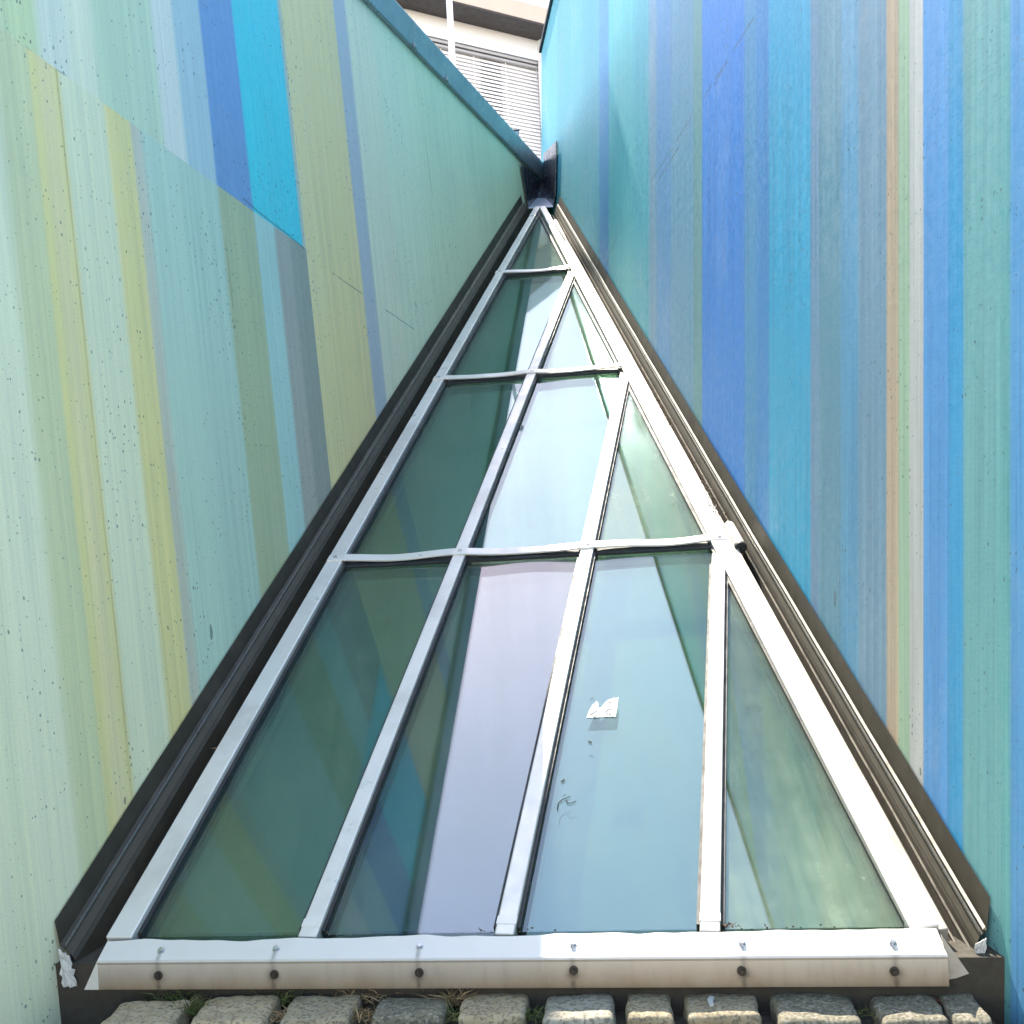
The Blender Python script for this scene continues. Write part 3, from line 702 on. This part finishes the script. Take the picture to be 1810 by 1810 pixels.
# ------------------------------------------------------------------ building behind
BY = 25.0
bd = c2w((1.26, 0, 1)); bd.z = 0; bd.normalize(); bn = V((bd.y, -bd.x, 0))
if bn.y > 0: bn = -bn
b0 = at_y(940, 150, BY)
def fac(x, y, off=0): return on(x, y, b0+bn*off, bn)
UZ = V((0, 0, 1))
z_s = fac(850, 48).z                                # back edge of the soffit
frontpt = on(870, 22, V((0, 0, z_s)), UZ); over = max(.6, min(2.5, (frontpt-b0).dot(bn)))
print('building z_s', z_s, 'overhang', over)
bl = thing('office_building', V((b0.x, b0.y, 0)), 'white building with venetian blinds and a dark soffit, seen in the gap between the walls', 'building')
def fb(u, z, o): return V((b0.x, b0.y, 0))+bd*u+UZ*z+bn*o
xr = (fac(954, 150)-b0).dot(bd)                     # where the storey ends on the right
def slab(m, u0, u1, z0, z1, o0, o1): m.hexa([fb(u0, z0, o0), fb(u1, z0, o0), fb(u1, z0, o1), fb(u0, z0, o1)], [fb(u0, z1, o0), fb(u1, z1, o0), fb(u1, z1, o1), fb(u0, z1, o1)])
uL, uR = -16.0, 9.0
z_l = fac(850, 84).z                                # lintel bottom / head of the blinds
z_w = z_l - 3.1                                     # window bottom
m = MB(); slab(m, uL, uR, 0, z_w, -8, 0); slab(m, uL, uR, z_l, z_s+.4, -8, 0); slab(m, uL, uR, z_w+.001, z_l-.001, -8, -.5); slab(m, uL, uR, z_s+.45, z_s+6.4, -8, -.2); m.build('wall', BWHITE, bl)
m = MB(); slab(m, uL-.5, uR+.5, z_s, z_s+.03, -.1, over); m.build('soffit', BDARK, bl)
m = MB(); slab(m, uL-.5, uR+.5, z_s+.034, z_s+.34, -.1, over+.002); f_ = m.build('fascia', BBEIGE, bl)
m = MB(); slab(m, uL-.5, uR+.5, z_s+.344, z_s+1.5, over-.25, over+.0); m.build('parapet', BWHITE, bl)
m = MB(); slab(m, xr-.02, xr+.22, z_w-1, z_s-.004, .003, over-.04); m.build('fin_wall', BWHITE, bl)
m = MB(); slab(m, uL-.5, uR+.5, z_s+6.4, z_s+6.8, -8, .6); m.build('roof', BWHITE, bl)
# upper storey windows (seen only as reflections)
for k in range(7):
    u = uL+1.2+k*3.4; m = MB(); slab(m, u, u+2.2, z_s+2.6, z_s+4.6, -.22, -.19); w_ = m.build('window', ROOMDARK, bl)
    m = MB()
    for uu in (u-.05, u+1.07, u+2.15): slab(m, uu, uu+.08, z_s+2.55, z_s+4.65, -.19, -.15)
    m.build('frame', BFRAME, w_)
# window strip with blinds
ud = (fac(877, 130)-b0).dot(bd)
m = MB(); slab(m, uL+.05, xr+1.5, z_w, z_l, -.22, -.17); wi = m.build('window', CURTAIN, bl)
for du in (0, -4.2, -8.4):
    m = MB(); slab(m, ud+du-.24, ud+du+.24, z_w+.02, z_l-.02, -.165, -.15); m.build('dark_pane', ROOMDARK, wi)
m = MB(); slab(m, uL+.06, xr+1.45, z_l-.07, z_l-.02, -.16, -.02); slab(m, uL+.06, xr+1.45, z_l-.14, z_l-.10, -.16, -.03); slab(m, uL+.06, xr+1.45, z_l-1.02, z_l-.98, -.26, -.20); m.build('frame', BFRAME, wi)
m = MB(); z = z_l-.17; pitch = .071
while z > z_w+.05:
    a0, a1 = -.12, -.085
    m.hexa([fb(uL+.1, z, a0), fb(xr+1.4, z, a0), fb(xr+1.4, z-.059, a1), fb(uL+.1, z-.059, a1)], [fb(uL+.1, z+.004, a0), fb(xr+1.4, z+.004, a0), fb(xr+1.4, z-.055, a1), fb(uL+.1, z-.055, a1)]); z -= pitch
for uu in (fac(785, 100), fac(843, 100), fac(899, 110), fac(954, 130)):
    u = (uu-b0).dot(bd); m.tube(fb(u, z_w+.05, -.1), fb(u, z_l-.1, -.1), .008, 6)
m.build('blind', BLIND, wi)

# pole and bracket standing behind the left wall
q = at_y(797, 60, 13.0); m = MB(); m.tube((q.x, q.y, 0), (q.x, q.y, 5.0), .036, 20); m.tube((q.x, q.y, 5.0), (q.x, q.y, 9.5), .034, 20, .024)
pb = thing('flagpole', V((q.x, q.y, 0)), 'thin white pole standing behind the blue coping', 'pole'); m.build('shaft', POLE, pb, smooth=False)
m = MB(); m.tube((q.x, q.y, 0), (q.x, q.y, .12), .10, 20, .05); m.build('base', POLE, pb); m = MB(); m.tube((q.x, q.y, 9.5), (q.x, q.y, 9.56), .04, 16, .01); m.build('finial', POLE, pb)
YB = 9.3
br = thing('wall_bracket', at_y(912, 252, YB)-V((0, 0, .12)), 'small dark metal box peeking up behind the blue coping near the chute', 'bracket')
m = MB(); p = at_y(903, 251, YB); m.box(p, V((.062, .01, 0)), V((-.02, .16, 0)), V((0, 0, .08))); m.build('box', COPING, br, bevel=.004)
m = MB(); m.box(p+V((-.006, -.006, .081)), V((.074, .012, 0)), V((-.02, .172, 0)), V((0, 0, .008))); m.build('lid', CHUTE, br, bevel=.002)
m = MB(); m.tube(p+V((.03, .08, -.5)), p+V((.03, .08, -.002)), .015, 12); m.build('stem', CHUTE, br)
